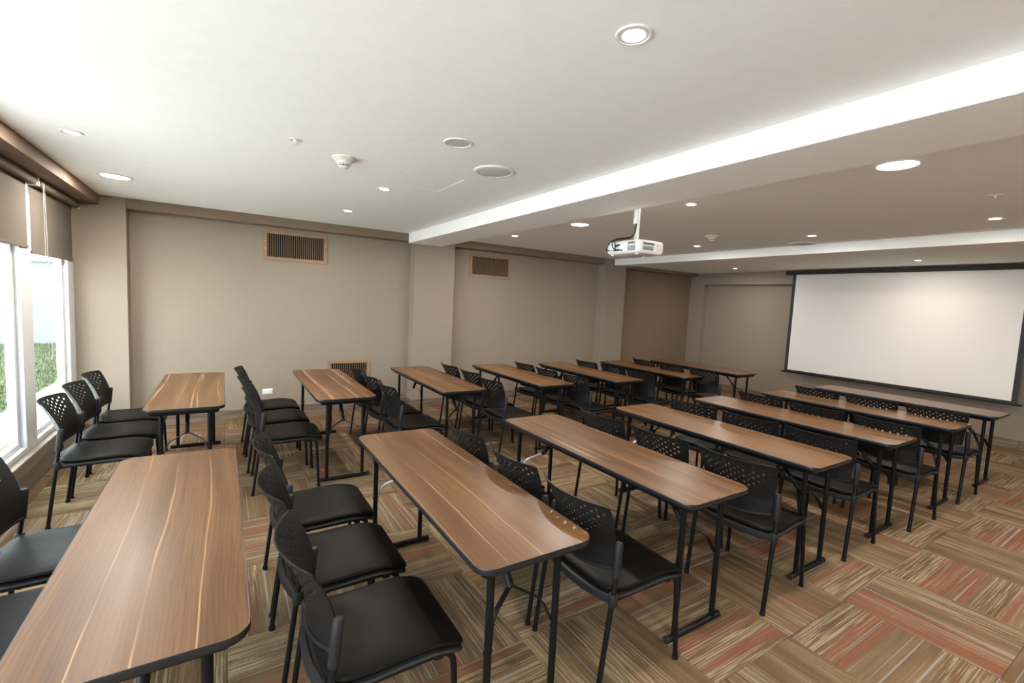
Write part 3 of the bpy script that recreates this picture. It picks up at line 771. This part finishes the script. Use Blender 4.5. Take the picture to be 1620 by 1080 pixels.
downlight((3.393, 4.06), LG, 'large', 'wide lit downlight left of the hanging projector')
downlight((3.375, 5.39), .066, 'small', 'small lit downlight near the vent right of the first column')
downlight((5.59, 4.14), .063, 'small', 'small lit downlight by the second smoke detector')
downlight((5.60, 2.665), .064, 'small', 'small lit downlight beside the speaker before the second beam')
downlight((5.56, 1.205), .063, 'small', 'small lit downlight below the right-hand sprinkler')
downlight((7.86, 2.39), .052, 'small', 'small lit downlight above the middle of the screen', ZC3)
downlight((7.96, 5.05), .054, 'small', 'small lit downlight in the far corner left of the screen', ZC3)

# unseen lights added behind the camera to brighten the near end, along the rows
for x_, k_ in ((-.78, 'small'), (1.165, 'small'), (3.37, 'small'), (5.58, 'large')):
    for j_, y_ in enumerate((-.28, -1.65)):
        fill_light = downlight((x_, y_), SM if k_ == 'small' else LG, k_, 'x')
        fill_light['kind'] = 'structure'                                        # added and out of view, grouped with the ceiling
        for key in ('label', 'category', 'group'): del fill_light[key]

def speaker(xy, rad, label, zc=ZC):
    r = thing('ceiling_speaker', label, 'speaker', (xy[0], xy[1], zc), 0, 'round speakers in the ceiling')
    p = bm_(); lathe(p, [(rad, 0), (rad, -.006), (rad * .97, -.010), (rad * .84, -.010), (rad * .82, -.004), (rad * .82, 0)], (0, 0, 0), 44, cap=False); obj('trim_ring', p, M['white'], r, smooth=True)
    q = bm_(); lathe(q, [(.001, -.017), (rad * .3, -.0165), (rad * .6, -.014), (rad * .78, -.009), (rad * .815, -.002)], (0, 0, 0), 44); obj('grille', q, M['grille'], r, smooth=True)
speaker((1.61, 2.885), .141, 'round white speaker in the ceiling left of the first beam')
speaker((6.11, 3.01), .145, 'round white speaker in the ceiling before the second beam')
def smoke(xy, label):
    r = thing('smoke_detector', label, 'detector', (xy[0], xy[1], ZC), 0, 'smoke detectors on the ceiling')
    p = bm_(); lathe(p, [(.078, 0), (.078, -.008), (.070, -.016), (.052, -.026), (.049, -.028)], (0, 0, 0), 36); obj('base', p, M['cream'], r, smooth=True)
    p = bm_(); lathe(p, [(.049, -.028), (.047, -.040), (.036, -.046), (.034, -.047)], (0, 0, 0), 32); obj('housing', p, M['cream'], r, smooth=True)
    p = bm_(); lathe(p, [(.028, -.045), (.028, -.058)], (0, 0, 0), 24); ch = obj('chamber', p, M['slot'], r, smooth=True)
    for k in range(8):
        a = 2 * PI * k / 8; p = bm_(); tube(p, [(.029 * math.cos(a), .029 * math.sin(a), -.044), (.029 * math.cos(a), .029 * math.sin(a), -.060)], .003, 6); obj('rib', p, M['cream'], ch)
    p = bm_(); lathe(p, [(.033, -.056), (.033, -.061), (.026, -.066), (.01, -.068)], (0, 0, 0), 28); obj('cap', p, M['cream'], r, smooth=True)
smoke((.69, 3.30), 'cream cone-shaped smoke detector on the ceiling left of the first beam')
smoke((4.935, 3.46), 'cream cone-shaped smoke detector on the ceiling right of the projector')
def sprinkler(xy, rad, label, zc=ZC):
    r = thing('sprinkler', label, 'sprinkler', (xy[0], xy[1], zc), 0, 'fire sprinklers in the ceiling'); r.scale = (1, 1, .62)
    p = bm_(); lathe(p, [(rad, 0), (rad, -.003), (rad * .9, -.006), (rad * .55, -.003), (rad * .5, -.001)], (0, 0, 0), 32); obj('escutcheon', p, M['white'], r, smooth=True)
    p = bm_(); lathe(p, [(.011, -.002), (.011, -.014), (.007, -.018), (.005, -.030)], (0, 0, 0), 16); obj('nozzle', p, M['white'], r, smooth=True)
    for s in (-1, 1):
        p = bm_(); tube(p, fillet([(s * .010, 0, -.010), (s * .014, 0, -.026), (s * .003, 0, -.040)], .01, 3), .0022, 6); obj('yoke_arm', p, M['white'], r, smooth=True)
    p = bm_(); lathe(p, [(.015, -.040), (.015, -.042), (.004, -.044)], (0, 0, 0), 16); obj('deflector', p, M['white'], r, smooth=True)
sprinkler((.372, 3.125), .037, 'white fire sprinkler on the ceiling left of the smoke detector')
sprinkler((4.57, 1.005), .043, 'white fire sprinkler on the ceiling at the right edge')
sprinkler((7.90, 3.75), .052, 'white fire sprinkler just above the screen case', ZC3)

# ------------------------------------------------------------------ projector on its pole
pj = thing('projector', 'white projector hanging on a pole beside the first beam', 'projector', (2.82, 2.67, 2.10))
W2, D2, H2 = .18, .145, .052     # half width (y), half depth (x), half height
def body_ring(zz, d, r): return [(x, y_, zz) for x, y_ in rrect(D2 - d, W2 - d, r, 6)]
pb = bm_(); loft(pb, [body_ring(-H2, .022, .03), body_ring(-H2 + .006, .010, .034), body_ring(-H2 + .022, .001, .036), body_ring(0, 0, .036), body_ring(H2 - .014, .002, .036), body_ring(H2 - .004, .008, .034), body_ring(H2, .02, .03)])
bd = obj('housing', pb, M['white'], pj, smooth=True)
rp = obj('rear_panel', B(-D2 - .0015, -D2 + .002, -.055, .135, -.036, .034, bev=.001), M['white'], pj)
for y0_, y1_, z0_, z1_, mm_ in ((.02, .045, .012, .024, 'port'), (.05, .075, .012, .022, 'port'), (.016, .05, -.028, -.014, 'blue'), (.06, .09, -.028, -.016, 'port'), (-.01, .008, -.030, -.018, 'slot'), (.105, .112, -.022, -.015, 'slot'), (.118, .125, -.032, -.025, 'slot'), (.10, .106, -.032, -.026, 'slot')):
    obj('port', B(-D2 - .004, -D2, y0_, y1_, z0_, z1_), M[mm_], rp)
# louvre slots: two grilles on the back right, two on the side
gv = bm_()
for row, (za, zb_) in enumerate(((.018, .036), (-.032, .008))):
    for k in range(7):
        yy = -.132 + k * .011; box(gv, -D2 - .001, -D2 + .0015, yy - .0028, yy + .0028, za, zb_)
o = obj('rear_louvres', gv, M['slot'], pj); o['kind'] = 'stuff'
gv = bm_()
for (za, zb_, xa, nn) in ((.014, .030, -.10, 15), (-.026, .006, -.10, 14)):
    for k in range(nn):
        xx = xa + k * .0085; box(gv, xx - .0022, xx + .0022, -W2 - .001, -W2 + .0015, za, zb_)
o = obj('side_louvres', gv, M['slot'], pj); o['kind'] = 'stuff'
gd = bm_()
for k in range(5):
    for q in range(6): box(gd, .055 + k * .013, .059 + k * .013, -W2 - .001, -W2 + .0015, -.028 + q * .010, -.025 + q * .010)
o = obj('side_speaker_holes', gd, M['slot'], pj); o['kind'] = 'stuff'
ln = bm_(); tube(ln, [(D2 - .01, .07, 0), (D2 + .012, .07, 0), (D2 + .018, .07, 0)], [.04, .04, .034], 24); lo_ = obj('lens_ring', ln, M['charcoal'], pj, smooth=True)
ln = bm_(); tube(ln, [(D2 + .0185, .07, 0), (D2 + .0195, .07, 0)], .03, 24); obj('lens', ln, M['lens'], lo_)
for fx, fy in ((-.11, .13), (-.11, -.13), (.11, 0)):
    q = bm_(); lathe(q, [(.012, -H2 - .010), (.014, -H2 - .008), (.011, -H2 + .004)], (fx, fy, 0), 14); obj('foot', q, M['white'], pj, smooth=True)
q = bm_(); tube(q, [(-.06, W2 - .002, -.004), (-.06, W2 + .03, .004)], .004, 8); obj('lock_pin', q, M['white'], pj)
# mount
obj('mount_plate', B(-.06, .08, -.07, .07, H2, H2 + .008, bev=.003), M['white'], pj)
obj('mount_channel', B(.0, .018, -.020, .020, H2 + .006, .33, bev=.003), M['cream'], pj)
q = bm_(); tube(q, [(.0, .0, .20), (.0, .0, ZC - 2.10)], .024, 20); mp = obj('mount_pole', q, M['white'], pj, smooth=True)
q = bm_(); tube(q, [(-.028, .004, .25), (-.021, .004, .25)], .006, 8); obj('bolt', q, M['steel'], mp)
q = bm_(); lathe(q, [(.05, ZC - 2.10 - .006), (.05, ZC - 2.10)], (0, 0, 0), 24); obj('ceiling_plate', q, M['white'], mp, smooth=True)
for pts in ([(.0, .004, .23), (-.004, .012, .12), (-.03, .03, .085), (-.10, .07, .072), (-.155, .095, .066), (-.175, .085, .02), (-.172, .06, -.018), (-.150, .03, -.021)],
            [(.004, -.006, .23), (-.002, .004, .13), (-.03, .022, .092), (-.10, .06, .080), (-.150, .072, .070), (-.168, .060, .03), (-.164, .045, .0), (-.150, .032, .018)],
            [(.006, .006, .23), (.0, .016, .11), (-.04, .04, .080), (-.11, .085, .068), (-.16, .11, .056), (-.168, .15, .0), (-.152, .165, -.016), (-.146, .13, -.02)],
            [(-.004, .0, .22), (-.006, .008, .12), (-.035, .03, .078), (-.12, .08, .076), (-.165, .075, .07), (-.17, .052, .02), (-.168, .048, -.03), (-.150, .045, -.022)]):
    q = bm_(); tube(q, fillet(pts, .03, 4), .0042, 7); obj('cable', q, M['cable'], pj, smooth=True)
